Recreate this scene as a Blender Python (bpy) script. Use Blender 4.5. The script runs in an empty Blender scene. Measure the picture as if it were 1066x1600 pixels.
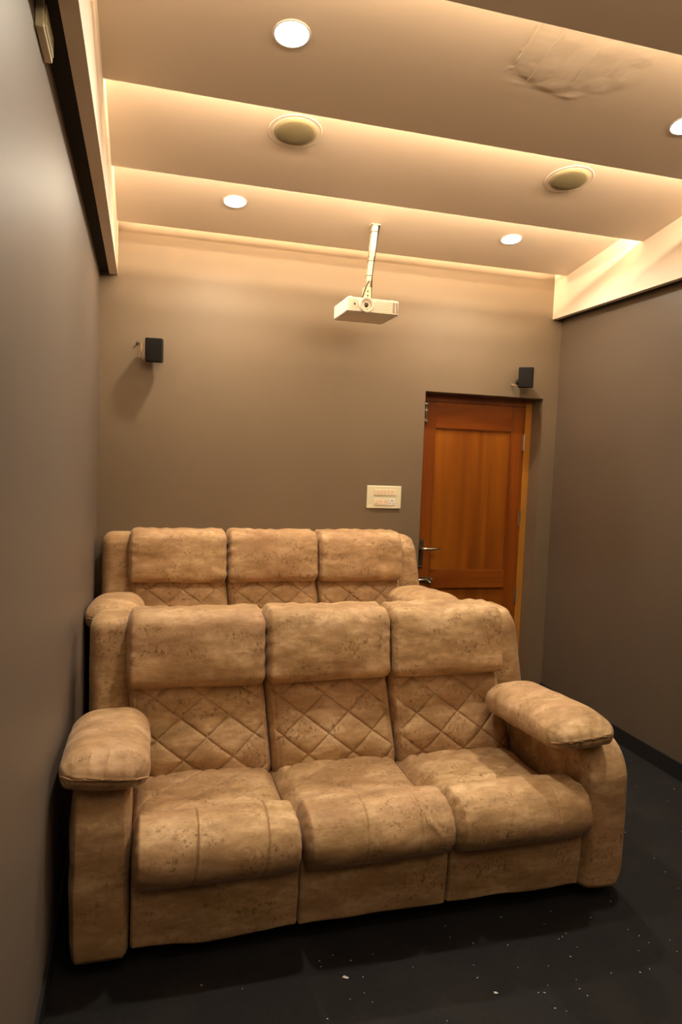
import bpy, math, random
import numpy as np
from mathutils import Matrix, Vector
random.seed(3)
C = bpy.context.scene
COL = C.collection

# ------------------------------------------------------------------ camera
cam_d = bpy.data.cameras.new('camera'); cam = bpy.data.objects.new('camera', cam_d); COL.objects.link(cam)
YAW, PITCH, ROLL = 0.2767, -0.0722, 0.0371
fw = Vector((math.sin(YAW)*math.cos(PITCH), math.cos(YAW)*math.cos(PITCH), math.sin(PITCH)))
rt = Vector((math.cos(YAW), -math.sin(YAW), 0)); up = rt.cross(fw)
r2 = rt*math.cos(ROLL)+up*math.sin(ROLL); u2 = up*math.cos(ROLL)-rt*math.sin(ROLL)
M = Matrix((r2, u2, -fw)).transposed().to_4x4(); M.translation = (0, 0, 1.62)
cam.matrix_world = M
cam_d.sensor_fit = 'HORIZONTAL'; cam_d.sensor_width = 36; cam_d.lens = 1097.29/1066*36
cam_d.clip_start = 0.02
C.camera = cam

# ------------------------------------------------------------------ world, exposure
w = bpy.data.worlds.new('world'); C.world = w; w.use_nodes = True
w.node_tree.nodes['Background'].inputs[0].default_value = (0.02, 0.02, 0.025, 1)
w.node_tree.nodes['Background'].inputs[1].default_value = 0.3
C.view_settings.view_transform = 'Standard'; C.view_settings.look = 'None'
C.view_settings.gamma = 1; C.view_settings.use_curve_mapping = False
C.view_settings.exposure = 0.35

# ------------------------------------------------------------------ measures
XL, XR, YB, YF, ZS = -0.255, 2.768, 4.341, -2.4, 3.14
PXL, PXR, PZ = -0.158, 2.693, 2.643            # pelmet faces and underside
SL = 0.16                                      # slope of the ceiling boards
EDGES = [(4.201, 2.903), (3.460, 2.917), (2.742, 2.943), (1.970, 2.950), (1.24, 2.965), (0.57, 2.975), (-0.16, 2.98), (-0.89, 2.985), (-1.62, 2.985)]
WARM = (1.0, 0.72, 0.44)
COOL = (1.0, 0.88, 0.68)
COVE_W, DOWN_W = 32.0, 13.0

# cove strips lying on the boards (real lamps, facing up behind each edge)
def area(name, loc, rot, sx, sy, power, col, spread=180, shape='RECTANGLE'):
    l = bpy.data.lights.new(name, 'AREA'); l.shape = shape; l.size = sx
    if shape == 'RECTANGLE': l.size_y = sy
    l.energy = power; l.color = col; l.spread = math.radians(spread)
    o = bpy.data.objects.new(name, l); COL.objects.link(o); o.location = loc; o.rotation_euler = rot
    return o
for i, (y, z) in enumerate(EDGES):
    k = 1.0 if i < 3 else (0.45 if i == 3 else 0.35)
    if i == 0: k = 1.15
    if i == 0: dy, dz, tl = 0.022, 0.046, 20
    else: dy, dz, tl = 0.150, 0.055, 72
    area('cove_light', ((PXL+PXR)/2, y-dy, z+dz), (math.radians(180-tl), 0, 0), PXR-PXL-0.04, 0.012, COVE_W*k, WARM)

# ------------------------------------------------------------------ helpers
def link_mesh(name, verts, faces, mat, parent=None, smooth=False):
    me = bpy.data.meshes.new(name)
    me.from_pydata([tuple(map(float, v)) for v in verts], [], [tuple(map(int, f)) for f in faces])
    me.update()
    if smooth: me.polygons.foreach_set('use_smooth', [True]*len(me.polygons))
    if mat: me.materials.append(mat)
    o = bpy.data.objects.new(name, me); COL.objects.link(o)
    if parent: o.parent = parent
    return o
def struct(o): o['kind'] = 'structure'; return o
def tag(o, label, cat, group=None):
    o['label'] = label; o['category'] = cat
    if group: o['group'] = group
    return o
def thing(name, loc, label, cat, group=None, rot=(0, 0, 0)):
    o = bpy.data.objects.new(name, None); COL.objects.link(o); o.location = loc; o.rotation_euler = rot
    o.empty_display_size = 0.1
    return tag(o, label, cat, group)

class MB:
    def __init__(s): s.v = []; s.f = []
    def add(s, v, f):
        n = len(s.v); s.v += [tuple(p) for p in v]; s.f += [tuple(i+n for i in q) for q in f]; return s
    def box(s, x0, x1, y0, y1, z0, z1, b=0.0):
        """box with bevelled edges"""
        if b <= 0:
            v = [(x, y, z) for x in (x0, x1) for y in (y0, y1) for z in (z0, z1)]
            f = [(0, 1, 3, 2), (4, 6, 7, 5), (0, 4, 5, 1), (2, 3, 7, 6), (0, 2, 6, 4), (1, 5, 7, 3)]
            return s.add(v, f)
        v, f = rbox_data((x0, y0, z0), (x1, y1, z1), (b, b, b), (1, 1, 1), 2)
        return s.add(v, f)
    def tube(s, pts, r, n=10, cap=True):
        pts = [Vector(p) for p in pts]; rs = r if isinstance(r, (list, tuple)) else [r]*len(pts)
        V = []; F = []
        prev = None
        for i, p in enumerate(pts):
            t = (pts[min(i+1, len(pts)-1)]-pts[max(i-1, 0)]).normalized()
            a = Vector((0, 0, 1)) if abs(t.z) < .9 else Vector((1, 0, 0))
            if prev is not None: a = prev
            b = t.cross(a).normalized(); a2 = b.cross(t).normalized(); prev = a2
            for k in range(n):
                g = 2*math.pi*k/n; V.append(p+rs[i]*(math.cos(g)*a2+math.sin(g)*b))
        for i in range(len(pts)-1):
            for k in range(n):
                F.append((i*n+k, i*n+(k+1) % n, (i+1)*n+(k+1) % n, (i+1)*n+k))
        if cap: F.append(tuple(range(n))[::-1]); F.append(tuple(range((len(pts)-1)*n, len(pts)*n)))
        return s.add(V, F)
    def lathe(s, prof, n=48, axis='z', c=(0, 0, 0)):
        V = []; F = []
        for (r, h) in prof:
            for k in range(n):
                g = 2*math.pi*k/n; a, b = r*math.cos(g), r*math.sin(g)
                V.append({'z': (c[0]+a, c[1]+b, c[2]+h), 'y': (c[0]+a, c[1]+h, c[2]+b), 'x': (c[0]+h, c[1]+a, c[2]+b)}[axis])
        for i in range(len(prof)-1):
            for k in range(n):
                F.append((i*n+k, i*n+(k+1) % n, (i+1)*n+(k+1) % n, (i+1)*n+k))
        return s.add(V, F)
    def disc(s, r, h, n=48, c=(0, 0, 0), axis='z'):
        return s.lathe([(1e-4, h), (r, h)], n, axis, c)
    def build(s, name, mat, parent=None, smooth=False): return link_mesh(name, s.v, s.f, mat, parent, smooth)

def rbox_data(lo, hi, rad, flat, arc):
    """rounded box: flat = segments per axis of the flat part, arc = segments per rounded edge. Returns verts, faces"""
    lo = np.array(lo, float); hi = np.array(hi, float); rad = np.minimum(np.array(rad, float), (hi-lo)/2*0.999)
    c = (lo+hi)/2; h = (hi-lo)/2; core = h-rad
    ax = []
    for a in range(3):
        # parameter values in core+angle space
        t = [(-core[a], -math.tan(math.pi/4*(1-i/arc))) for i in range(arc)]
        t += [(-core[a]+2*core[a]*i/flat[a], 0.0) for i in range(flat[a]+1)]
        t += [(core[a], math.tan(math.pi/4*((i+1)/arc))) for i in range(arc)]
        ax.append(t)
    N = [len(t) for t in ax]; idx = {}; V = []; F = []
    def vid(i, j, k):
        key = (i, j, k)
        if key not in idx:
            q = (ax[0][i], ax[1][j], ax[2][k])
            cc = np.array([q[0][0], q[1][0], q[2][0]]); n = np.array([q[0][1], q[1][1], q[2][1]])
            n = n/np.linalg.norm(n)
            idx[key] = len(V); V.append(c+cc+rad*n)
        return idx[key]
    for a in range(3):
        b, d = (a+1) % 3, (a+2) % 3
        for side in (0, N[a]-1):
            for i in range(N[b]-1):
                for j in range(N[d]-1):
                    q = []
                    for (ii, jj) in ((i, j), (i+1, j), (i+1, j+1), (i, j+1)):
                        key = [0, 0, 0]; key[a] = side; key[b] = ii; key[d] = jj; q.append(vid(*key))
                    F.append(q if side else q[::-1])
    return V, F

def vnoise(P, s, seed=0):
    """smooth value noise, vectorised; P (n,3), about -1..1"""
    P = np.asarray(P)*s; i = np.floor(P).astype(np.int64); f = P-i; f = f*f*(3-2*f); r = 0
    for dx in (0, 1):
        for dy in (0, 1):
            for dz in (0, 1):
                hsh = ((i[:, 0]+dx)*374761393+(i[:, 1]+dy)*668265263+(i[:, 2]+dz)*2147483647+seed*974634777) & 0xffffffff
                hsh = ((hsh ^ (hsh >> 13))*1274126177) & 0xffffffff; hsh = (hsh ^ (hsh >> 16)) & 0xffff
                wgt = (f[:, 0] if dx else 1-f[:, 0])*(f[:, 1] if dy else 1-f[:, 1])*(f[:, 2] if dz else 1-f[:, 2])
                r = r+wgt*(hsh/32767.5-1)
    return r
def sm(a, b, x): t = np.clip((x-a)/(b-a), 0, 1); return t*t*(3-2*t)
def gau(x, w): return np.exp(-(x/w)**2)

# ------------------------------------------------------------------ materials
def mat(name, base, rough=0.6, metal=0.0, spec=0.5, nz=None, bump=None, emit=None, coat=0):
    m = bpy.data.materials.new(name); m.use_nodes = True; nt = m.node_tree; b = nt.nodes['Principled BSDF']
    b.inputs['Base Color'].default_value = (*base, 1); b.inputs['Roughness'].default_value = rough
    b.inputs['Metallic'].default_value = metal; b.inputs['Specular IOR Level'].default_value = spec
    if coat: b.inputs['Coat Weight'].default_value = coat
    tc = nt.nodes.new('ShaderNodeTexCoord')
    n = nt.nodes.new('ShaderNodeTexNoise'); n.inputs['Scale'].default_value = nz[0] if nz else 12; n.inputs['Detail'].default_value = 5
    nt.links.new(tc.outputs['Object'], n.inputs['Vector'])
    mix = nt.nodes.new('ShaderNodeMix'); mix.data_type = 'RGBA'
    amt = nz[1] if nz else 0.06
    mix.inputs['A'].default_value = (*[c*(1-amt) for c in base], 1); mix.inputs['B'].default_value = (*[min(1, c*(1+amt)) for c in base], 1)
    nt.links.new(n.outputs['Fac'], mix.inputs['Factor']); nt.links.new(mix.outputs['Result'], b.inputs['Base Color'])
    if bump:
        n2 = nt.nodes.new('ShaderNodeTexNoise'); n2.inputs['Scale'].default_value = bump[0]; n2.inputs['Detail'].default_value = 4
        nt.links.new(tc.outputs['Object'], n2.inputs['Vector'])
        bp = nt.nodes.new('ShaderNodeBump'); bp.inputs['Strength'].default_value = bump[1]; bp.inputs['Distance'].default_value = bump[2]
        nt.links.new(n2.outputs['Fac'], bp.inputs['Height']); nt.links.new(bp.outputs['Normal'], b.inputs['Normal'])
    if emit:
        b.inputs['Emission Color'].default_value = (*emit[0], 1); b.inputs['Emission Strength'].default_value = emit[1]
    return m

def fabric_mat():
    m = bpy.data.materials.new('distressed_suede'); m.use_nodes = True; nt = m.node_tree; L = nt.links; N = nt.nodes
    b = N['Principled BSDF']; b.inputs['Roughness'].default_value = 0.62; b.inputs['Specular IOR Level'].default_value = 0.3
    b.inputs['Sheen Weight'].default_value = 0.12; b.inputs['Sheen Roughness'].default_value = 0.4
    tc = N.new('ShaderNodeTexCoord'); oi = N.new('ShaderNodeObjectInfo')
    mul = N.new('ShaderNodeMath'); mul.operation = 'MULTIPLY'; mul.inputs[1].default_value = 23.0; L.new(oi.outputs['Random'], mul.inputs[0])
    add = N.new('ShaderNodeVectorMath'); add.operation = 'ADD'; L.new(tc.outputs['Object'], add.inputs[0]); L.new(mul.outputs[0], add.inputs[1])
    def noise(scale, detail, sc=(1, 1, 1), dist=0.0, rough=0.5):
        mp = N.new('ShaderNodeMapping'); mp.inputs['Scale'].default_value = sc; L.new(add.outputs[0], mp.inputs['Vector'])
        n = N.new('ShaderNodeTexNoise'); n.inputs['Scale'].default_value = scale; n.inputs['Detail'].default_value = detail
        n.inputs['Distortion'].default_value = dist; n.inputs['Roughness'].default_value = rough
        L.new(mp.outputs[0], n.inputs['Vector']); return n
    def ramp(n, stops):
        r = N.new('ShaderNodeValToRGB'); e = r.color_ramp.elements
        e[0].position, e[0].color = stops[0][0], (*stops[0][1], 1); e[1].position, e[1].color = stops[-1][0], (*stops[-1][1], 1)
        for p, c in stops[1:-1]: q = e.new(p); q.color = (*c, 1)
        L.new(n.outputs['Fac'], r.inputs['Fac']); return r
    base = ramp(noise(10, 10, (0.45, 1.1, 1.35), 0.15, 0.70), [(0.32, (0.25, 0.152, 0.063)), (0.50, (0.465, 0.308, 0.152)), (0.68, (0.69, 0.505, 0.305))])
    pink = ramp(noise(3.5, 3, (0.6, 1, 1)), [(0.40, (0, 0, 0)), (0.65, (1, 1, 1))])
    mx = N.new('ShaderNodeMix'); mx.data_type = 'RGBA'; mx.inputs['B'].default_value = (0.41, 0.235, 0.14, 1)
    sc = N.new('ShaderNodeMath'); sc.operation = 'MULTIPLY'; sc.inputs[1].default_value = 0.45; L.new(pink.outputs[0], sc.inputs[0])
    L.new(sc.outputs[0], mx.inputs['Factor']); L.new(base.outputs[0], mx.inputs['A'])
    st = ramp(noise(8, 5, (0.6, 1, 1.1), 0.2), [(0.50, (0, 0, 0)), (0.68, (1, 1, 1))])
    s5 = N.new('ShaderNodeMath'); s5.operation = 'MULTIPLY'; s5.inputs[1].default_value = 0.5; L.new(st.outputs[0], s5.inputs[0])
    m5 = N.new('ShaderNodeMix'); m5.data_type = 'RGBA'; m5.inputs['B'].default_value = (0.27, 0.145, 0.06, 1)
    L.new(s5.outputs[0], m5.inputs['Factor']); L.new(mx.outputs['Result'], m5.inputs['A']); mx = m5
    mo = ramp(noise(30, 8, (0.8, 1, 1.1), 0.2, 0.7), [(0.48, (0, 0, 0)), (0.62, (1, 1, 1))])
    s6 = N.new('ShaderNodeMath'); s6.operation = 'MULTIPLY'; s6.inputs[1].default_value = 0.45; L.new(mo.outputs[0], s6.inputs[0])
    m6 = N.new('ShaderNodeMix'); m6.data_type = 'RGBA'; m6.inputs['B'].default_value = (0.31, 0.18, 0.08, 1)
    L.new(s6.outputs[0], m6.inputs['Factor']); L.new(mx.outputs['Result'], m6.inputs['A']); mx = m6
    # dark flecks gathered in patches
    fl = ramp(noise(72, 6, (1.0, 1, 0.8), 0.25, 0.72), [(0.53, (0, 0, 0)), (0.60, (1, 1, 1))])
    pa = ramp(noise(11, 6, (0.6, 1, 1.1), 0.2), [(0.46, (0, 0, 0)), (0.60, (1, 1, 1))])
    ml = N.new('ShaderNodeMath'); ml.operation = 'MULTIPLY'; L.new(fl.outputs[0], ml.inputs[0]); L.new(pa.outputs[0], ml.inputs[1])
    ms = N.new('ShaderNodeMath'); ms.operation = 'MULTIPLY'; ms.inputs[1].default_value = 0.72; L.new(ml.outputs[0], ms.inputs[0])
    m2 = N.new('ShaderNodeMix'); m2.data_type = 'RGBA'; m2.inputs['B'].default_value = (0.15, 0.078, 0.030, 1)
    L.new(ms.outputs[0], m2.inputs['Factor']); L.new(mx.outputs['Result'], m2.inputs['A'])
    L.new(m2.outputs['Result'], b.inputs['Base Color'])
    n3 = noise(160, 4); n4 = noise(14, 4, (0.6, 1, 1), 0.6)
    ad = N.new('ShaderNodeMath'); ad.operation = 'MULTIPLY_ADD'; ad.inputs[1].default_value = 0.12
    L.new(n3.outputs['Fac'], ad.inputs[0]); L.new(n4.outputs['Fac'], ad.inputs[2])
    bp = N.new('ShaderNodeBump'); bp.inputs['Strength'].default_value = 0.5; bp.inputs['Distance'].default_value = 0.006
    L.new(ad.outputs[0], bp.inputs['Height']); L.new(bp.outputs['Normal'], b.inputs['Normal'])
    return m

def wood_mat(name, vertical, dark, light):
    m = bpy.data.materials.new(name); m.use_nodes = True; nt = m.node_tree; L = nt.links; N = nt.nodes
    b = N['Principled BSDF']; b.inputs['Roughness'].default_value = 0.32; b.inputs['Specular IOR Level'].default_value = 0.4
    tc = N.new('ShaderNodeTexCoord')
    def noise(scale, s, det=4, dist=0.0):
        mp = N.new('ShaderNodeMapping'); mp.inputs['Scale'].default_value = s; L.new(tc.outputs['Object'], mp.inputs['Vector'])
        n = N.new('ShaderNodeTexNoise'); n.inputs['Scale'].default_value = scale; n.inputs['Detail'].default_value = det; n.inputs['Distortion'].default_value = dist
        L.new(mp.outputs[0], n.inputs['Vector']); return n
    s1 = (1, 1, 0.09) if vertical else (0.09, 1, 1); s2 = (1, 1, 0.02) if vertical else (0.02, 1, 1)
    a = noise(7, (1, 1, 0.05) if vertical else s1, 2, 0.5); g = noise(90, s2, 3)
    mixv = N.new('ShaderNodeMath'); mixv.operation = 'MULTIPLY_ADD'; mixv.inputs[1].default_value = 0.14
    L.new(g.outputs['Fac'], mixv.inputs[0]); L.new(a.outputs['Fac'], mixv.inputs[2])
    r = N.new('ShaderNodeValToRGB'); e = r.color_ramp.elements
    e[0].position = 0.42; e[0].color = (*dark, 1); e[1].position = 0.74; e[1].color = (*light, 1)
    q = e.new(0.58); q.color = (*[(x*0.6+y*0.4) for x, y in zip(dark, light)], 1)
    L.new(mixv.outputs[0], r.inputs['Fac']); L.new(r.outputs[0], b.inputs['Base Color'])
    return m

def wall_mat(name, base, rough):
    m = mat(name, base, rough, spec=0.5, nz=(2.5, 0.07), bump=(90, 0.06, 0.002))
    return m

def carpet_mat():
    m = mat('black_carpet', (0.0095, 0.0090, 0.0098), 0.75, spec=0.25, nz=(60, 0.5), bump=(350, 0.5, 0.004))
    nt = m.node_tree; b = nt.nodes['Principled BSDF']; L = nt.links; N = nt.nodes
    base = b.inputs['Base Color'].links[0].from_socket
    tc = N.new('ShaderNodeTexCoord'); n = N.new('ShaderNodeTexNoise'); n.inputs['Scale'].default_value = 4; n.inputs['Detail'].default_value = 6
    L.new(tc.outputs['Object'], n.inputs['Vector'])
    r = N.new('ShaderNodeValToRGB'); r.color_ramp.elements[0].position = 0.5; r.color_ramp.elements[1].position = 0.8
    L.new(n.outputs['Fac'], r.inputs['Fac'])
    mx = N.new('ShaderNodeMix'); mx.data_type = 'RGBA'; mx.inputs['B'].default_value = (0.018, 0.0165, 0.0165, 1)
    L.new(r.outputs[0], mx.inputs['Factor']); L.new(base, mx.inputs['A']); L.new(mx.outputs['Result'], b.inputs['Base Color'])
    return m

M_FAB = fabric_mat()
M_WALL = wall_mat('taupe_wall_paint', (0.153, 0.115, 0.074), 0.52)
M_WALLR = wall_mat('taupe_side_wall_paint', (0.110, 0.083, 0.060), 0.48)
M_WALLL = wall_mat('taupe_left_wall_paint', (0.142, 0.114, 0.094), 0.52)
M_CREAM = mat('cream_ceiling_paint', (0.78, 0.69, 0.59), 0.55, nz=(3, 0.03), bump=(60, 0.05, 0.002))
M_PATCH = mat('damp_ceiling_paint', (0.775, 0.685, 0.580), 0.5, nz=(9, 0.03), bump=(70, 0.12, 0.002))
M_BLACK = mat('black_recess_strip', (0.004, 0.004, 0.004), 0.8)
M_BASEB = mat('black_skirting_tile', (0.012, 0.012, 0.014), 0.5)
M_CARPET = carpet_mat()
M_LENS = mat('white_led_lens', (0.9, 0.9, 0.9), 0.4, emit=((0.86, 0.93, 1.0), 14))
M_WHITE = mat('white_trim_plastic', (0.75, 0.73, 0.68), 0.4)
M_GRILLE = mat('olive_speaker_cloth', (0.24, 0.21, 0.12), 0.8, nz=(300, 0.2), bump=(700, 0.5, 0.001))
M_PROJ = mat('ivory_projector_plastic', (0.82, 0.77, 0.71), 0.42)
M_DARKP = mat('dark_plastic', (0.02, 0.018, 0.016), 0.4)
M_SPK = mat('black_speaker_plastic', (0.008, 0.007, 0.006), 0.6, spec=0.3)
M_GLASS = mat('brown_lens_glass', (0.05, 0.03, 0.015), 0.06, spec=0.9)
M_POLE = mat('cream_metal', (0.68, 0.61, 0.46), 0.4)
M_STEEL = mat('brushed_steel', (0.62, 0.56, 0.47), 0.28, metal=1.0)
M_PLATE = mat('dark_antique_metal', (0.10, 0.075, 0.05), 0.45, metal=0.7)
M_SW = mat('cream_switch_plastic', (0.70, 0.68, 0.50), 0.35)
M_SWB = mat('beige_switch_rocker', (0.76, 0.64, 0.47), 0.35)
M_WV = wood_mat('teak_vertical_grain', True, (0.175, 0.045, 0.003), (0.33, 0.112, 0.007))
M_WS = wood_mat('teak_stile_grain', True, (0.15, 0.034, 0.003), (0.25, 0.068, 0.006))
M_WH = wood_mat('teak_horizontal_grain', False, (0.15, 0.034, 0.003), (0.28, 0.080, 0.007))
M_WF = wood_mat('pale_teak_frame', True, (0.30, 0.125, 0.016), (0.46, 0.21, 0.035))
M_CORD = mat('black_cord', (0.012, 0.010, 0.008), 0.6)
M_TAN = mat('tan_wire', (0.42, 0.24, 0.09), 0.5)
M_LINT = mat('white_lint', (0.75, 0.72, 0.66), 0.8)
M_PIPE = mat('tan_piping', (0.50, 0.31, 0.16), 0.6)

# ------------------------------------------------------------------ room shell
T = 0.12
struct(MB().box(XL-T, XR+T, YF-T, YB+0.4, -T, 0).build('floor', M_CARPET))
struct(MB().box(XL-T, XL, YF-T, YB+0.4, 0, ZS+T).build('wall_left', M_WALLL))
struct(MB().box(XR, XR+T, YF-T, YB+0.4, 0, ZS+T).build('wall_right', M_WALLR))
struct(MB().box(XL, XR, YF-T, YF, 0, ZS).build('wall_front', M_WALL))
DX0, DX1, DZ, DR = 1.781, 2.655, 2.100, 0.150   # door opening, depth of reveal
wb = MB()
wb.box(XL, DX0, YB, YB+0.24, 0, ZS); wb.box(DX1, XR, YB, YB+0.24, 0, ZS); wb.box(DX0, DX1, YB, YB+0.24, DZ, ZS)
struct(wb.build('wall_back', M_WALL))
ceil = struct(MB().box(XL, XR, YF, YB+0.24, ZS, ZS+T).build('ceiling', M_CREAM))
# sloping boards, one lapping behind the next
for i, (y, z) in enumerate(EDGES):
    yn = (EDGES[i+1][0] if i+1 < len(EDGES) else YF)-0.21
    yn = max(yn, YF+0.01)
    zn = z+SL*(y-yn)
    t = 0.012
    v = [(x, yy, zz) for x in (PXL, PXR) for (yy, zz) in ((y, z), (yn, zn), (yn, zn+t), (y, z+t))]
    f = [(0, 1, 2, 3), (7, 6, 5, 4), (0, 4, 5, 1), (1, 5, 6, 2), (2, 6, 7, 3), (3, 7, 4, 0)]
    link_mesh('ceiling_panel', v, f, M_CREAM, ceil)
# raised, cracked plaster patch on the second board in view
def patch():
    x0, x1, y0, y1 = 1.06, 1.86, 2.02, 2.50
    nx, ny = 380, 170
    xs = np.linspace(x0, x1, nx); ys = np.linspace(y0, y1, ny); X, Y = np.meshgrid(xs, ys); X = X.ravel(); Y = Y.ravel()
    P = np.stack([X, Y, 0*X], 1)
    u = (X-1.43)/0.30; v = (Y-2.13)/0.27
    warp = 0.10*vnoise(P, 7, 1)
    rr = np.sqrt(u**2+v**2)+warp
    body = 1-sm(0.78, 1.05, rr)
    d = body*0.003+body*0.0011*vnoise(P, 14, 2)+body*0.00035*vnoise(P, 60, 3)
    # pressed ridges in the y direction and the crumbling rims
    for k, (cx, amp, ylo, yhi) in enumerate(((1.212, 0.0040, 2.08, 2.30), (1.296, 0.0030, 2.09, 2.38), (1.37, 0.0026, 2.17, 2.30), (1.46, 0.0030, 2.14, 2.38))):
        xx = cx+0.012*(Y-2.2)/0.2+0.004*vnoise(P, 25, 5+k)
        d += 0.8*amp*gau(X-xx, 0.0021)*(0.55+0.45*np.abs(vnoise(P, 30, 15+k)))*sm(ylo, ylo+0.03, Y)*(1-sm(yhi-0.03, yhi, Y))
    edge = 2.385-0.25*(X-1.43)**2+0.012*vnoise(P, 18, 9)
    band = sm(1.20, 1.30, X)*(1-sm(1.50, 1.64, X))
    d += 0.0016*gau(Y-edge, 0.012)*band*(0.5+0.9*vnoise(P, 16, 12))
    d += 0.0018*gau(Y-edge+0.018, 0.030)*band*vnoise(P*np.array([0.5, 1.6, 1]), 26, 13)
    d += 0.0012*gau(Y-2.22, 0.12)*gau(X-1.52, 0.14)*vnoise(P, 20, 14)
    d += 0.0020*gau(X-1.215-0.012*vnoise(P, 20, 17), 0.010)*sm(2.08, 2.12, Y)*(1-sm(2.30, 2.36, Y))*np.maximum(0, vnoise(P, 70, 16))
    d += 0.0012*gau(rr-0.93, 0.06)*(0.5+0.5*vnoise(P, 12, 7))*sm(-0.4, 0.2, v)
    m = np.minimum(np.minimum(sm(x0, x0+0.1, X), 1-sm(x1-0.1, x1, X)), np.minimum(sm(y0, y0+0.03, Y), 1-sm(y1-0.08, y1, Y)))
    d = d*m-0.0004+0.0008*m
    y, z = EDGES[2]
    Z = z+SL*(y-Y)-d
    V = np.stack([X, Y, Z], 1)
    F = [(j*nx+i, (j+1)*nx+i, (j+1)*nx+i+1, j*nx+i+1) for j in range(ny-1) for i in range(nx-1)]
    o = link_mesh('plaster_patch', V, F, M_PATCH, ceil, True); o['label'] = 'peeling cracked plaster patch'
patch()
# pelmets (hanging side boards) and flat black strips closing the recess behind them
struct(MB().box(PXL-0.045, PXL, YF, YB, PZ, ZS, 0).build('trim_1', M_CREAM))
struct(MB().box(PXR, PXR+0.035, YF, YB, PZ, ZS, 0).build('trim_2', M_CREAM))
struct(MB().box(XL, PXL-0.045, YF, YB, PZ+0.012, PZ+0.03).build('trim_3', M_BLACK))
struct(MB().box(PXR+0.035, XR, YF, YB, PZ+0.004, PZ+0.03).build('trim_4', M_BLACK))
# skirting
struct(MB().box(XR-0.010, XR, YF, YB, 0, 0.093).build('baseboard_right', M_BASEB))
struct(MB().box(XL, XL+0.010, YF, YB, 0, 0.093).build('baseboard_left', M_BASEB))
RZ = 0.197
struct(MB().box(XL+0.011, 1.79, 3.30, YB-0.001, 0.0005, RZ).build('trim_5', M_CARPET))   # carpeted step under the rear sofa

# ------------------------------------------------------------------ door
door = bpy.data.objects.new('door_1', None); COL.objects.link(door); door.location = (0, 0, 0); door['kind'] = 'structure'
YD = YB+DR
MB().box(DX0-0.02, DX0+0.035, YD-0.012, YD+0.06, 0, DZ-0.001).build('door_frame', M_WF, door)
MB().box(DX1-0.048, DX1-0.001, YD-0.012, YD+0.06, 0, DZ-0.001).build('door_frame', M_WF, door)
MB().box(DX0+0.035, DX1-0.048, YD-0.012, YD+0.06, DZ-0.05, DZ-0.001).build('door_frame', M_WS, door)
MB().box(DX0, DX1, YD+0.062, YD+0.08, 0, DZ).build('back_board', M_WS, door)
lx0, lx1 = DX0+0.037, DX1-0.050
sx0, sx1 = 1.925, 2.505
fy = YD-0.008
MB().box(lx0, sx0, fy, fy+0.035, 0.005, DZ-0.052, 0.002).build('stile', M_WS, door)
MB().box(sx1, lx1, fy, fy+0.035, 0.005, DZ-0.052, 0.002).build('stile', M_WS, door)
for (a, b) in ((1.872, DZ-0.052), (0.760, 0.888), (0.005, 0.20)):
    MB().box(sx0, sx1, fy+0.0005, fy+0.035, a, b, 0.002).build('rail', M_WH, door)
for (a, b) in ((0.888, 1.872), (0.20, 0.760)):
    p = MB(); p.box(sx0, sx1, fy+0.016, fy+0.03, a, b)
    pn = p.build('panel', M_WV, door)
    # thin moulding slips round the panel
    q = MB()
    q.box(sx0, sx0+0.006, fy+0.006, fy+0.018, a, b, .001); q.box(sx1-0.006, sx1, fy+0.006, fy+0.018, a, b, .001)
    q.box(sx0, sx1, fy+0.006, fy+0.018, a, a+0.006, .001); q.box(sx0, sx1, fy+0.006, fy+0.018, b-0.006, b, .001)
    q.build('moulding', M_WS, pn)
for z in (1.80, 1.26, 0.70):
    h = MB(); h.tube([(lx1+0.001, fy-0.004, z-0.06), (lx1+0.001, fy-0.004, z+0.06)], 0.004, 8)
    h.box(lx1-0.012, lx1+0.010, fy-0.002, fy+0.001, z-0.055, z+0.055)
    h.build('hinge', M_STEEL, door)
# lever handle on a long plate
HX, HZ = 1.853, 1.03
pl = MB().box(HX-0.020, HX+0.020, fy-0.006, fy, HZ-0.125, HZ+0.075, 0.003).build('handle_plate', M_PLATE, door)
sc = MB()
for dx in (-0.010, 0.010):
    for z in (HZ-0.112, HZ+0.060): sc.lathe([(0.0001, fy-0.0085), (0.003, fy-0.008), (0.004, fy-0.006)], 10, 'y', (HX+dx, 0, z))
sc.build('screw', M_STEEL, pl)
lv = MB().tube([(HX-0.004, fy-0.005, HZ+0.012), (HX-0.004, fy-0.045, HZ+0.012)], 0.010, 12)
lv.tube([(HX-0.012, fy-0.046, HZ+0.012), (HX+0.02, fy-0.050, HZ+0.012), (HX+0.06, fy-0.050, HZ+0.010), (HX+0.105, fy-0.048, HZ+0.012), (HX+0.130, fy-0.046, HZ+0.014)], [0.011, 0.0105, 0.010, 0.007, 0.003], 12)
lv.build('lever_handle', M_STEEL, door, True)
MB().box(HX-0.004, HX+0.001, fy-0.0068, fy-0.0055, HZ-0.065, HZ-0.045).build('keyhole', M_DARKP, pl)
# slide bolt below
bz = 0.822
bt = MB().box(1.80, 1.945, fy-0.004, fy, bz-0.018, bz+0.018, 0.001).build('bolt_plate', M_PLATE, door)
b2 = MB().tube([(1.79, fy-0.014, bz), (1.935, fy-0.014, bz)], 0.0075, 12)
for x in (1.83, 1.90, 1.938): b2.box(x-0.006, x+0.006, fy-0.024, fy-0.003, bz-0.013, bz+0.013, 0.003)
b2.tube([(1.905, fy-0.02, bz), (1.918, fy-0.036, bz-0.012), (1.926, fy-0.042, bz-0.024)], [0.005, 0.006, 0.007], 10)
b2.build('slide_bolt', M_STEEL, door, True)
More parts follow.
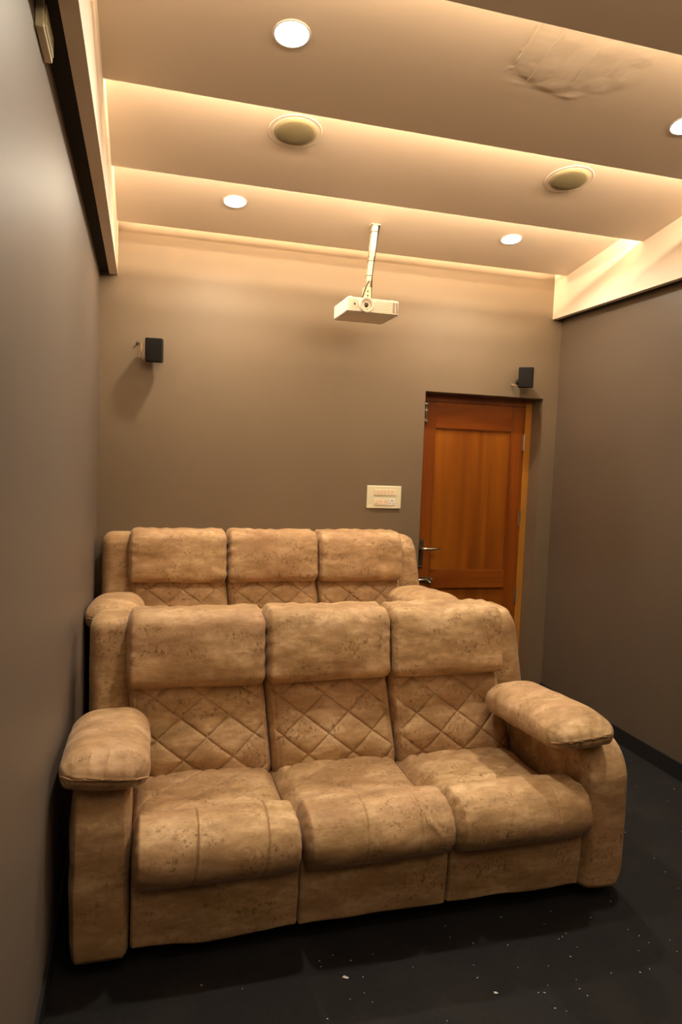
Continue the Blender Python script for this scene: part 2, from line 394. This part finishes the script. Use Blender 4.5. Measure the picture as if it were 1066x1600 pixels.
# tower bolt at the top corner
tz = 1.985
tb = MB().box(lx0+0.008, lx0+0.040, fy-0.004, fy, tz-0.09, tz+0.060, 0.001).build('bolt_plate', M_PLATE, door)
b3 = MB().tube([(lx0+0.026, fy-0.013, tz-0.085), (lx0+0.026, fy-0.013, tz+0.065)], 0.0055, 10)
for z in (tz-0.07, tz-0.0, tz+0.045): b3.box(lx0+0.014, lx0+0.038, fy-0.020, fy-0.003, z-0.006, z+0.006, 0.002)
b3.tube([(lx0+0.026, fy-0.018, tz-0.06), (lx0+0.012, fy-0.030, tz-0.06)], 0.005, 8)
b3.build('slide_bolt', M_STEEL, door, True)

# ------------------------------------------------------------------ downlights and ceiling speakers
def board_z(i, y): return EDGES[i][1]+SL*(EDGES[i][0]-y)
ANG = -math.atan(SL)
def downlight(x, y, i, label, k=1.0):
    z = board_z(i, y)
    t = thing('downlight', (x, y, z), label, 'downlight', 'recessed ceiling downlights', (ANG, 0, 0))
    MB().lathe([(0.055, -0.001), (0.056, -0.003), (0.059, -0.0035), (0.0625, -0.002), (0.063, 0.0005)], 48).build('trim_ring', M_WHITE, t, True)
    MB().lathe([(0.0001, -0.0045), (0.035, -0.004), (0.0555, -0.002)], 48).build('lens', M_LENS, t, True)
    l = area('downlight_lamp', (x, y-0.002, z-0.012), (ANG, 0, 0), 0.09, 0, DOWN_W*k, COOL, 150, 'DISK')
    return t
downlight(0.445, 2.365, 2, 'largest round white downlight, at the top of the photo above the front sofa')
downlight(2.045, 2.417, 2, 'round white downlight cut off by the right edge of the photo')
downlight(0.444, 3.830, 0, 'small round white downlight left of the projector')
downlight(2.070, 3.832, 0, 'small round white downlight right of the projector, above the door')
for (x, y, i, wd) in ((0.43, 0.92, 4, 'left'), (2.03, 0.92, 4, 'right'), (0.43, -0.60, 6, 'left'), (1.99, -0.60, 6, 'right')):
    downlight(x, y, i, 'round downlight behind the camera, %s one of the %s pair' % (wd, 'nearer' if i == 4 else 'farther'), 0.25)
def ceiling_speaker(x, y, i, label):
    t = thing('ceiling_speaker', (x, y, board_z(i, y)), label, 'speaker', 'round ceiling speakers', (ANG, 0, 0))
    MB().lathe([(0.090, 0.0005), (0.090, -0.0022), (0.0925, -0.0026), (0.0935, -0.0016), (0.1085, -0.0014), (0.1095, -0.0024), (0.112, -0.0018), (0.1125, 0.0005)], 72).build('trim_ring', M_CREAM, t, False)
    MB().lathe([(0.0001, -0.012), (0.05, -0.0115), (0.074, -0.0098), (0.087, -0.0065), (0.090, -0.001)], 72).build('grille', M_GRILLE, t, True)
ceiling_speaker(0.593, 3.003, 1, 'round flush ceiling speaker with olive cloth grille above the front sofa, left one')
ceiling_speaker(1.916, 3.017, 1, 'round flush ceiling speaker with olive cloth grille, right one toward the side wall')

# ------------------------------------------------------------------ projector on its pole
pj = thing('projector', (1.200, 3.870, 2.432), 'ivory projector hanging from a cream ceiling pole', 'projector')
bv, bf = rbox_data((-0.150, -0.138, 0), (0.150, 0.142, 0.083), (0.014, 0.014, 0.010), (60, 2, 44), 4)
bv = np.array(bv)
fr = bv[:, 1] < -0.125
bw = bv.copy()
ripple = 0.0016*np.sin(bv[:, 2]*640+0.9*np.sin(bv[:, 0]*150))
msk = sm(-0.125, -0.115, bv[:, 0])*(1-sm(0.105, 0.112, bv[:, 0]))*sm(0.012, 0.02, bv[:, 2])*(1-sm(0.066, 0.072, bv[:, 2]))
bw[:, 1] += np.where(fr, ripple*msk, 0)
bw[:, 0] *= 1+0.0*bv[:, 2]
link_mesh('case', bw, bf, M_PROJ, pj, True)
MB().box(-0.147, 0.147, -0.1395, 0.139, 0.0035, 0.0055, 0.0005).build('seam', M_DARKP, pj)
lr = MB().lathe([(0.026, -0.138), (0.0275, -0.147), (0.036, -0.152), (0.041, -0.151), (0.043, -0.146), (0.043, -0.130)], 40, 'y', (-0.040, 0, 0.044)).build('lens_ring', M_PROJ, pj, True)
MB().lathe([(0.0001, -0.134), (0.021, -0.135), (0.0265, -0.1395)], 32, 'y', (-0.040, 0, 0.044)).build('lens_barrel', M_DARKP, lr, True)
MB().lathe([(0.0001, -0.1415), (0.010, -0.140), (0.016, -0.1355)], 32, 'y', (-0.040, 0, 0.044)).build('lens_glass', M_GLASS, lr, True)
MB().lathe([(0.0001, -0.1405), (0.005, -0.140), (0.006, -0.1375)], 16, 'y', (-0.106, 0, 0.044)).build('sensor_window', M_PLATE, pj, True)
vt = MB()
for c in range(2):
    for k in range(8): vt.box(0.113+c*0.018, 0.126+c*0.018, -0.1395, -0.1365, 0.014+k*0.0072, 0.0175+k*0.0072)
vt.build('vent_slots', M_PLATE, pj)
for (x, y) in ((-0.12, -0.1), (0.12, -0.1), (0, 0.1)): MB().lathe([(0.009, 0.0825), (0.008, 0.090), (0.0001, 0.090)], 16, 'z', (x, y, 0)).build('foot', M_PROJ, pj, True)
# mount: cross arms, bracket, telescopic pole, ceiling plate
br = MB()
for sgn in (-1, 1):
    br.tube([(0.0, 0.01, 0.096), (sgn*0.05, -0.045, 0.092), (sgn*0.075, -0.055, 0.088)], 0.006, 8)
    br.tube([(0.0, 0.01, 0.096), (sgn*0.05, 0.055, 0.092), (sgn*0.075, 0.065, 0.088)], 0.006, 8)
br.tube([(0, 0.01, 0.090), (0, 0.01, 0.102)], 0.035, 20)
br.build('mount_arm', M_PROJ, pj, True)
hd = MB(); hd.box(-0.018, 0.022, -0.022, 0.022, 0.098, 0.170, 0.003); hd.box(-0.022, 0.026, -0.010, 0.010, 0.11, 0.15, 0.002)
hb = hd.build('bracket', M_POLE, pj)
s2 = MB()
for z in (0.122, 0.146): s2.lathe([(0.0001, -0.0255), (0.004, -0.025), (0.005, -0.022)], 10, 'y', (0.002, 0, z))
s2.build('screw', M_PLATE, hb)
def pole(z0, z1, w_, name='pole'):
    def cx(z): return 0.004+0.030*(z-0.16)/0.35
    v = []; 
    for z in (z0, z1):
        c = cx(z); v += [(c-w_, -w_, z), (c+w_, -w_, z), (c+w_, w_, z), (c-w_, w_, z)]
    return MB().add(v, [(0, 3, 2, 1), (4, 5, 6, 7), (0, 1, 5, 4), (1, 2, 6, 5), (2, 3, 7, 6), (3, 0, 4, 7)]).build(name, M_POLE, pj)
pole(0.155, 0.23, 0.008, 'inner_pole'); pole(0.205, 0.36, 0.0130); pole(0.345, 0.522, 0.0152, 'outer_pole')
cp = MB().box(0.008, 0.062, -0.026, 0.026, 0.515, 0.521, 0.002).build('ceiling_plate', M_POLE, pj); cp.rotation_euler = (0, 0, 0)
for z in (0.235, 0.318, 0.48):
    c = 0.004+0.030*(z-0.16)/0.35; q = 0.0145 if z < 0.34 else 0.0168
    MB().tube([(c-q, -q, z), (c+q, -q, z+0.002), (c+q, q, z), (c-q, q, z), (c-q, -q, z)], 0.0018, 6, False).build('cable_tie', M_DARKP, pj)
cd = MB().tube([(0.060, -0.012, 0.520), (0.052, -0.016, 0.48), (0.046, -0.012, 0.42), (0.040, -0.010, 0.36), (0.033, -0.006, 0.30), (0.028, -0.004, 0.24), (0.030, 0.002, 0.17), (0.036, 0.03, 0.11)], 0.0042, 8)
cd.tube([(0.010, -0.018, 0.205), (-0.008, -0.026, 0.175), (-0.024, -0.03, 0.13), (-0.034, -0.03, 0.100)], 0.0032, 8)
cd.tube([(-0.07, -0.05, 0.086), (-0.105, 0.0, 0.112), (-0.13, 0.06, 0.098), (-0.11, 0.10, 0.086)], 0.0022, 6)
cd.build('cord', M_CORD, pj, True)

# ------------------------------------------------------------------ wall speakers
def wall_speaker(loc, rz, tilt, label):
    t = thing('wall_speaker', loc, label, 'speaker', 'small black wall speakers')
    v, f = rbox_data((-0.048, -0.045, -0.068), (0.048, 0.045, 0.068), (0.008, 0.008, 0.008), (2, 2, 2), 3)
    R = Matrix.Rotation(rz, 3, 'Z') @ Matrix.Rotation(tilt, 3, 'X')
    def rot(vs): return [tuple(R @ Vector(tuple(map(float, p)))) for p in vs]
    link_mesh('cabinet', rot(v), f, M_SPK, t, True)
    v, f = rbox_data((-0.045, -0.052, -0.065), (0.045, -0.044, 0.065), (0.006, 0.004, 0.006), (2, 1, 2), 3)
    link_mesh('grille', rot(v), f, mat('black_grille_cloth', (0.009, 0.008, 0.007), 0.9, spec=0.2, nz=(400, 0.2), bump=(600, 0.4, 0.001)), t, True)
    yw = YB-loc[1]
    m = MB().tube([tuple(R @ Vector((0, 0.040, -0.015))), (0.0, yw-0.012, -0.02), (0, yw-0.002, -0.02)], 0.009, 10)
    m.lathe([(0.0001, yw-0.006), (0.018, yw-0.006), (0.018, yw-0.0005)], 20, 'y', (0, 0, -0.02))
    m.build('bracket', M_SPK, t, True)
    return t
s = wall_speaker((0.053, 4.235, 2.215), math.radians(-6), math.radians(6), 'small black wall speaker with a loose tan wire, left of the projector')
MB().tube([(-0.085, YB-4.235-0.004, 0.052), (-0.074, YB-4.235-0.018, 0.046), (-0.072, YB-4.235-0.022, 0.0), (-0.074, YB-4.235-0.02, -0.03), (-0.062, YB-4.235-0.025, -0.052), (-0.03, 0.05, -0.058)], 0.0028, 8).build('wire', M_TAN, s, True)
MB().tube([(-0.095, YB-4.235-0.001, 0.050), (-0.095, YB-4.235-0.022, 0.050)], 0.007, 12).build('wall_outlet', M_DARKP, s)
s = wall_speaker((2.452, 4.235, 2.222), math.radians(-32), math.radians(6), 'small black wall speaker above the top right corner of the wooden door')
MB().tube([(-0.045, YB-4.235-0.002, -0.035), (-0.050, YB-4.235-0.02, -0.045), (-0.03, 0.06, -0.05)], 0.0028, 8).build('wire', M_TAN, s, True)

# ------------------------------------------------------------------ switch board
sw = thing('switch_board', (1.519, YB, 1.396), 'cream switch and socket plate on the wall left of the wooden door', 'switch')
MB().box(-0.118, 0.118, -0.010, -0.0002, -0.074, 0.074, 0.004).build('plate', M_SW, sw)
for k in range(6): MB().box(-0.070+k*0.0245, -0.0465+k*0.0245, -0.0135, -0.009, 0.012, 0.050, 0.0015).build('rocker', M_SWB, sw)
for k in range(4): MB().box(-0.070+k*0.0245, -0.0465+k*0.0245, -0.0135, -0.009, -0.052, -0.014, 0.0015).build('rocker', M_SWB, sw)
so = MB().box(0.030, 0.078, -0.0130, -0.009, -0.053, -0.011, 0.0015).build('socket', M_WHITE, sw)
hl = MB()
for (x, z, r) in ((0.054, -0.022, 0.0042), (0.043, -0.041, 0.003), (0.064, -0.041, 0.003)): hl.lathe([(0.0001, -0.0134), (r, -0.0134), (r, -0.012)], 12, 'y', (x, 0, z))
hl.build('pin_hole', M_DARKP, so)
MB().lathe([(0.0001, -0.0142), (0.003, -0.0142), (0.003, -0.013)], 10, 'y', (-0.055, 0, -0.044)).build('indicator', M_PLATE, sw)

# plate high on the left wall
bp = thing('junction_box', (XL, 1.90, 2.622), 'pale plastic cover plate high on the left wall under the dark recess', 'cover plate')
MB().box(0.0002, 0.020, -0.080, 0.080, -0.034, 0.031, 0.003).build('cover', M_SW, bp)
MB().box(0.0198, 0.024, -0.068, 0.068, -0.026, 0.024, 0.0015).build('lid', M_SW, bp)

# ------------------------------------------------------------------ sofas
def cushion(lo, hi, rad, flat, arc, fn):
    v, f = rbox_data(lo, hi, rad, flat, arc)
    P = np.array(v); c = (np.array(lo)+np.array(hi))/2; h = (np.array(hi)-np.array(lo))/2
    N = (P-c)/h; return fn(P, N), f
def quilt(a, b, px, pb, ph, g, puff):
    """a,b plane coords; two diagonal stitch families. returns outward offset"""
    sl = pb/px
    k = 1/math.sqrt(1+sl*sl)
    dA = np.abs(((b-sl*a)+ph)/pb-np.round(((b-sl*a)+ph)/pb))*pb*k
    dB = np.abs(((b+sl*a)+ph*0.6)/pb-np.round(((b+sl*a)+ph*0.6)/pb))*pb*k
    d = np.minimum(dA, dB)
    return puff*(1-np.exp(-d/0.016))-g*gau(d, 0.0030)

def build_sofa(name, loc, label):
    S = thing(name, loc, label, 'sofa', 'recliner sofas')
    AW = 0.18; sec = 0.54
    XS = [AW+sec*i for i in range(4)]              # seat section bounds at the front
    HS = [0.148, 0.690, 1.225, 1.752]              # head cushion bounds
    # ---- base body, hidden carcass
    MB().box(0.03, 1.97, 0.05, 0.86, 0.045, 0.30, 0.01).build('carcass', M_CORD, S)
    # ---- back shell with side wings
    for side in (0, 1):
        lo, hi = ((0.004, 0.665, 0.30), (0.20, 0.91, 0.968)) if side == 0 else ((1.72, 0.665, 0.30), (1.955, 0.91, 0.968))
        def wing(P, N, side=side):
            Q = P.copy()
            t = np.clip((P[:, 2]-0.45)/0.52, 0, 1)
            if side: Q[:, 0] -= 0.07*t*sm(-0.6, 1, N[:, 0])
            Q[:, 1] += 0.05*t-0.02+0.05*(1-t)*0
            Q += 0.004*vnoise(P, 9, 11+side)[:, None]*np.array([0.5, 1, 0.5])
            # inner edge seam
            return Q
        v, f = cushion(lo, hi, (0.055, 0.075, 0.055) if side == 0 else (0.085, 0.075, 0.095), (6, 8, 24), 7, wing)
        link_mesh('side_wing', v, f, M_FAB, S, True)
    def shell(P, N):
        Q = P.copy(); t = np.clip((P[:, 2]-0.1)/0.86, 0, 1); Q[:, 1] += 0.02*t
        return Q
    v, f = cushion((0.02, 0.74, 0.06), (1.90, 0.905, 0.955), (0.04, 0.05, 0.05), (30, 2, 20), 4, shell)
    link_mesh('back_shell', v, f, M_FAB, S, True)
    for i in range(3):
        a, b = XS[i], XS[i+1]; ha, hb = HS[i], HS[i+1]; cx = (a+b)/2; W = b-a
        # ---- base panel under the footrest
        def base(P, N, i=i):
            Q = P.copy(); fr = sm(-0.2, -0.9, N[:, 1])
            Q[:, 1] += -0.010*fr*(1-N[:, 0]**2)*(1-N[:, 2]**2)+0.004*vnoise(P, 10, 21+i)*fr
            lowm = sm(0.0, -1.0, N[:, 2])
            droop = 0.006*vnoise(P, 9, 25+i)+0.006
            if i == 0: droop = droop+0.018*gau(P[:, 0]-0.43, 0.10)+0.008*vnoise(P, 22, 31)*gau(P[:, 0]-0.43, 0.16)
            Q[:, 2] -= lowm*droop
            Q[:, 1] += 0.012*lowm*fr
            return Q
        v, f = cushion((a+0.001, 0.006, 0.066), (b-0.001, 0.12, 0.325), (0.010, 0.02, 0.012), (40, 2, 20), 3, base)
        link_mesh('base_panel', v, f, M_FAB, S, True)
        # ---- footrest roll
        def foot(P, N, i=i, a=a, b=b, W=W):
            Q = P.copy(); u = (P[:, 0]-a)/W
            fr = sm(0.5, -0.6, N[:, 1])
            Q[:, 1] -= 0.016*fr*(1-np.abs(N[:, 0])**4)*(1-N[:, 2]**2)
            tp = sm(0.0, 0.9, N[:, 2]); Q[:, 2] += 0.012*tp*(1-np.abs(N[:, 0])**3)
            # vertical stitch seams
            dep = (0.0070, 0.0042, 0.0014)[i]
            sp = ((0.35, 0.76), (0.37, 0.72), (0.34, 0.70))[i]
            for s_ in sp:
                us = s_+0.02*N[:, 2]
                g = dep*gau((u-us)*W, 0.0032)-dep*0.4*gau((u-us)*W-0.009, 0.004)
                Q[:, 1] += g*fr; Q[:, 2] -= g*tp
            n = vnoise(P*np.array([1, 2, 2]), 7, 41+i)*0.004+vnoise(P, 22, 44+i)*0.0012
            # small puckers at both ends
            e = np.abs(N[:, 0])
            n = n+0.0022*np.sin(P[:, 2]*150+P[:, 1]*90+i)*sm(0.86, 0.98, e)*(1-sm(0.98, 1, e))
            if i == 1: n = n+0.004*gau((P[:, 0]-b+0.10)+(P[:, 2]-0.40)*0.9, 0.012)*gau(P[:, 2]-0.40, 0.03)
            Q[:, 1] -= n*fr; Q[:, 2] += n*tp
            # underside tucks back
            Q[:, 1] += 0.02*sm(0.2, -1, N[:, 2])*fr
            return Q
        v, f = cushion((a+0.0015, -0.075, 0.252), (b-0.0015, 0.175, 0.457), (0.026, 0.100, 0.100), (150, 6, 6), 9, foot)
        link_mesh('footrest', v, f, M_FAB, S, True)
        # ---- seat cushion, quilted
        def seat(P, N, i=i, a=a):
            Q = P.copy(); tp = sm(0.2, 0.9, N[:, 2])
            e = (1-np.abs(N[:, 0])**3)*(1-np.abs(N[:, 1])**4)
            q = quilt(P[:, 0]-a, P[:, 1], 0.19, 0.16, 0.02, 0.0035, 0.007)*(1-sm(0.80, 0.97, np.abs(N[:, 0])))
            Q[:, 2] += tp*(0.024*e+q+0.004*vnoise(P, 9, 51+i)+0.0015*vnoise(P, 26, 54+i))
            Q[:, 2] -= tp*0.012*sm(0.8, 1, np.abs(N[:, 0]))
            return Q
        v, f = cushion((a+0.001, 0.08, 0.27), (b-0.001, 0.66, 0.374), (0.045, 0.05, 0.045), (120, 110, 2), 6, seat)
        link_mesh('seat_cushion', v, f, M_FAB, S, True)
        # ---- quilted lower back
        def back(P, N, i=i, a=a, b=b, ha=ha, hb=hb):
            Q = P.copy(); t = np.clip((P[:, 2]-0.38)/0.36, 0, 1)
            u = (P[:, 0]-a)/(b-a); xt = ha+u*(hb-ha); Q[:, 0] = P[:, 0]*(1-t)+xt*t
            fr = sm(0.2, -0.9, N[:, 1])
            e = (1-np.abs(N[:, 0])**4)
            q = quilt(P[:, 0]-a+(0, 0.05, 0.10)[i], P[:, 2], 0.19, 0.15, (0.01, 0.03, 0.06)[i], 0.0042, 0.008)*(1-sm(0.84, 0.98, np.abs(N[:, 0])))
            rs = vnoise(P*np.array([1, 1, 3]), 12, 64+i)*sm(0.7, 0.95, np.abs(N[:, 0]))*0.0025
            Q[:, 1] -= fr*(0.020*e*(1-0.4*N[:, 2]**2)+q+0.003*vnoise(P, 8, 61+i)+rs)
            # border seam running down each side
            Q[:, 1] += fr*0.004*gau(np.abs(P[:, 0]-(a+b)/2)-(b-a)/2+0.030, 0.004)
            # bulge low down, lean back with height
            Q[:, 1] += 0.085*t-0.018*gau(P[:, 2]-0.46, 0.07)*fr*e
            return Q
        v, f = cushion((a+0.001, 0.545, 0.33), (b-0.001, 0.78, 0.765), (0.032, 0.05, 0.034), (150, 2, 110), 6, back)
        link_mesh('back_cushion', v, f, M_FAB, S, True)
        # ---- head cushion
        def head(P, N, i=i, ha=ha, hb=hb):
            Q = P.copy(); ax_ = np.abs(N[:, 0]); fr = sm(0.3, -0.8, N[:, 1])
            e = (1-ax_**4)
            Q[:, 1] -= fr*0.022*e*(1-N[:, 2]**2)
            tp = sm(0.4, 1, N[:, 2]); bt_ = sm(-0.4, -1, N[:, 2])
            # pinched corners and gathered sides
            cr = ax_**8*np.abs(N[:, 2])**6
            Q[:, 0] -= np.sign(N[:, 0])*0.004*cr
            Q[:, 2] -= tp*0.008*ax_**6; Q[:, 2] += bt_*0.004*ax_**6
            ph = P[:, 2]*95+4*vnoise(P, 6, 70+i)
            gz = np.sin(ph)*sm(0.80, 0.95, ax_)*(0.4+0.6*np.abs(vnoise(P, 11, 71+i)))
            Q[:, 1] -= fr*0.0030*gz; Q[:, 0] += np.sign(N[:, 0])*0.0016*gz*sm(0.93, 1, ax_)
            px_ = np.sin(P[:, 0]*70+5*vnoise(P, 5, 73+i))
            Q[:, 2] += tp*(0.0022*px_+0.005*vnoise(P, 9, 74+i)); Q[:, 2] -= bt_*0.003*vnoise(P, 8, 75+i)
            Q[:, 1] -= fr*(0.006*vnoise(P*np.array([1, 1, 1.6]), 6, 76+i)+0.0018*vnoise(P, 20, 77+i))
            # top seam line
            t = (P[:, 2]-0.72)/0.29
            Q[:, 1] += 0.045*t
            Q[:, 2] += 0.5*0.006*np.sin(P[:, 0]*6+i)*bt_
            return Q
        v, f = cushion((ha+0.001, 0.548, 0.707), (hb-0.001, 0.765, 1.005), (0.024, 0.062, 0.050), (90, 3, 40), 8, head)
        hd_ = link_mesh('head_cushion', v, f, M_FAB, S, True)
    # ---- arms
    for side in (0, 1):
        x0, x1 = (0.0, AW) if side == 0 else (1.80, 2.0)
        def arm(P, N, side=side):
            Q = P.copy()
            sg = -1 if side == 0 else 1          # outer direction
            # top drops and rounds toward the front (side profile)
            outer = sm(0.2, 1, N[:, 0]*sg)
            yl = np.clip(0.16-P[:, 1], 0, 0.16)/0.16
            tpz = sm(0.25, 0.60, P[:, 2])
            Q[:, 2] -= 0.075*tpz*yl**2.2
            Q[:, 1] -= 0.008*(1-N[:, 0]**2)*sm(0, -1, N[:, 1])
            Q[:, 0] += sg*0.006*(1-N[:, 2]**2)*outer
            # edge seam on the front strip
            fr = sm(-0.80, -0.98, N[:, 1])
            Q[:, 1] += 0.003*fr*gau(np.abs(N[:, 0])-0.84, 0.03)
            Q += (0.0025*vnoise(P, 11, 81+side))[:, None]*np.array([1, 1, 0.4])
            Q[:, 2] = np.maximum(Q[:, 2], 0.050)
            low = sm(0.12, 0.02, P[:, 2]); Q[:, 1] += 0.010*low*sm(0, -1, N[:, 1]); Q[:, 0] -= sg*(0.020 if side else 0.004)*low*outer
            return Q
        v, f = cushion((x0, 0.0, -0.05), (x1, 0.80, 0.602), (0.024 if side == 0 else 0.042, 0.10, 0.075), (12, 24, 26), 9, arm)
        am = link_mesh('arm', v, f, M_FAB, S, True)
        # pillow pad on the arm
        cx, cz, hw, hh = ((0.098, 0.655, 0.132, 0.060) if side == 0 else (1.775, 0.655, 0.146, 0.060))
        if side == 0: cx, hw = 0.101, 0.137
        else: cx, hw = 1.768, 0.140
        lo = (cx-hw, -0.050, cz-hh); hi = (cx+hw, 0.56, cz+hh)
        def pad(P, N, side=side, cx=cx, cz=cz):
            Q = P.copy(); sg = -1 if side == 0 else 1
            yl = P[:, 1]
            # front end tapers, belly droops either side of the arm
            Q[:, 2] += 0.012*(1-N[:, 0]**2)*sm(0, 1, N[:, 2])
            Q[:, 2] -= 0.020*sm(0.5, 1.0, np.abs(N[:, 0]))*sm(0.4, -0.6, N[:, 2])
            f1 = sm(0.10, -0.05, yl)
            Q[:, 2] -= 0.016*f1*sm(-0.2, 1, N[:, 2])
            # gathers behind the front seam
            g = (1-2.2*np.abs(np.sin(P[:, 0]*62+2.5*vnoise(P, 8, 90+side)))**0.6)*(0.6+0.4*vnoise(P, 14, 92+side))
            Q[:, 2] += 0.0065*g*gau(yl+0.018, 0.034)*sm(0, 0.8, N[:, 2])
            Q[:, 1] += 0.0050*g*sm(-0.6, -1, N[:, 1])
            # seam groove across the front end
            zz = cz-0.008+0.012*(N[:, 0]*sg)
            fr = sm(-0.85, -0.97, N[:, 1])
            Q[:, 1] += fr*0.007*gau(P[:, 2]-zz, 0.007)
            Q[:, 1] -= fr*0.004*gau(P[:, 2]-zz-0.011, 0.005)
            wr = 0.0035*np.sin(P[:, 0]*70+P[:, 1]*45+6*vnoise(P, 5, 95+side))*sm(0.75, 1.0, N[:, 0]*sg)*sm(0.1, 0.9, N[:, 2]+0.8)
            Q += (0.006*vnoise(P, 6, 96+side)+0.002*vnoise(P, 18, 98+side))[:, None]*np.array([0.6, 0.2, 1])
            Q[:, 2] += wr
            # sinks toward the back
            Q[:, 2] -= (0.058 if side == 0 else 0.036)*np.clip((yl-0.06)/0.5, 0, 1)**1.2
            return Q
        v, f = cushion(lo, hi, (0.095, 0.095, 0.060), (60, 60, 4), 14, pad)
        pd = link_mesh('arm_pad', v, f, M_FAB, am, True)
        n = 15; sg = -1 if side == 0 else 1
        pts = []
        for k in range(n):
            u = -0.93+1.86*k/(n-1); xx = cx+u*hw
            zz = cz-0.001+0.012*(u*sg)-0.016*abs(u)**3+0.0015*math.sin(k*2.1)
            yy = -0.050+0.0945*(1-math.sqrt(max(0, 1-max(0, (abs(u)*hw-(hw-0.095))/0.095)**2)))-0.001
            pts.append((xx, yy, zz))
        MB().tube(pts, 0.0028, 6).build('seam_piping', M_PIPE, pd if False else am, True)
    # feet
    for (x, y) in ((0.10, 0.10), (1.90, 0.10), (0.10, 0.80), (1.90, 0.80)):
        MB().lathe([(0.0001, 0.0), (0.022, 0.0), (0.026, 0.06), (0.0001, 0.06)], 16, 'z', (x, y, 0.0)).build('foot', M_DARKP, S)
    return S
sofa = build_sofa('recliner_sofa', (-0.197, 2.170, 0), 'mottled tan three seat recliner sofa in front, with both padded arms in full view')

def copy_tree(o, parent=None):
    c = o.copy(); COL.objects.link(c); c.parent = parent
    for ch in list(o.children): copy_tree(ch, c)
    return c
rear = copy_tree(sofa); rear.location = (-0.217, 3.402, RZ)
rear['label'] = 'mottled tan three seat recliner sofa behind the front one, against the back wall'

# ------------------------------------------------------------------ lint and crumbs on the carpet
def flake(r, seed):
    rnd = random.Random(seed); n = 9; v = [(0, 0, 0.006*r/0.01)]
    for k in range(n):
        g = 2*math.pi*k/n; rr = r*rnd.uniform(0.6, 1.1); v.append((rr*math.cos(g)*1.5, rr*math.sin(g)*0.8, 0.0005+rnd.random()*0.002))
    f = [(0, k+1, (k+1) % n+1) for k in range(n)]
    return v, f
rnd = random.Random(11)
for (x, y, r, lb) in ((0.639, 2.000, 0.008, 'largest pale paper scrap on the black carpet in front of the sofa'),
                      (1.075, 1.833, 0.006, 'second pale paper scrap on the black carpet, nearer the bottom edge')):
    v, f = flake(r, int(x*1000)); o = link_mesh('paper_scrap', v, f, M_LINT); o.location = (x, y, 0.0006); o.rotation_euler = (0, 0, -0.5)
    tag(o, lb, 'scrap', 'paper scraps on the carpet')
lint = MB()
for k in range(160):
    x = rnd.uniform(0.0, 2.7); y = rnd.uniform(1.2, 2.16) if x < 1.8 else rnd.uniform(1.2, 3.4); g = rnd.uniform(0, 6.28)
    L_ = rnd.choice((0.0012, 0.0015, 0.002, 0.003)); W_ = 0.0009
    c, s_ = math.cos(g), math.sin(g); z = 0.0012
    v = [(x+c*a-s_*b, y+s_*a+c*b, zz) for zz in (0.0003, z) for (a, b) in ((-L_, -W_), (L_, -W_), (L_, W_), (-L_, W_))]
    lint.add(v, [(3, 2, 1, 0), (4, 5, 6, 7), (0, 1, 5, 4), (1, 2, 6, 5), (2, 3, 7, 6), (3, 0, 4, 7)])
o = lint.build('lint', M_LINT); o['kind'] = 'stuff'; tag(o, 'tiny pale lint specks scattered over the black carpet', 'lint')
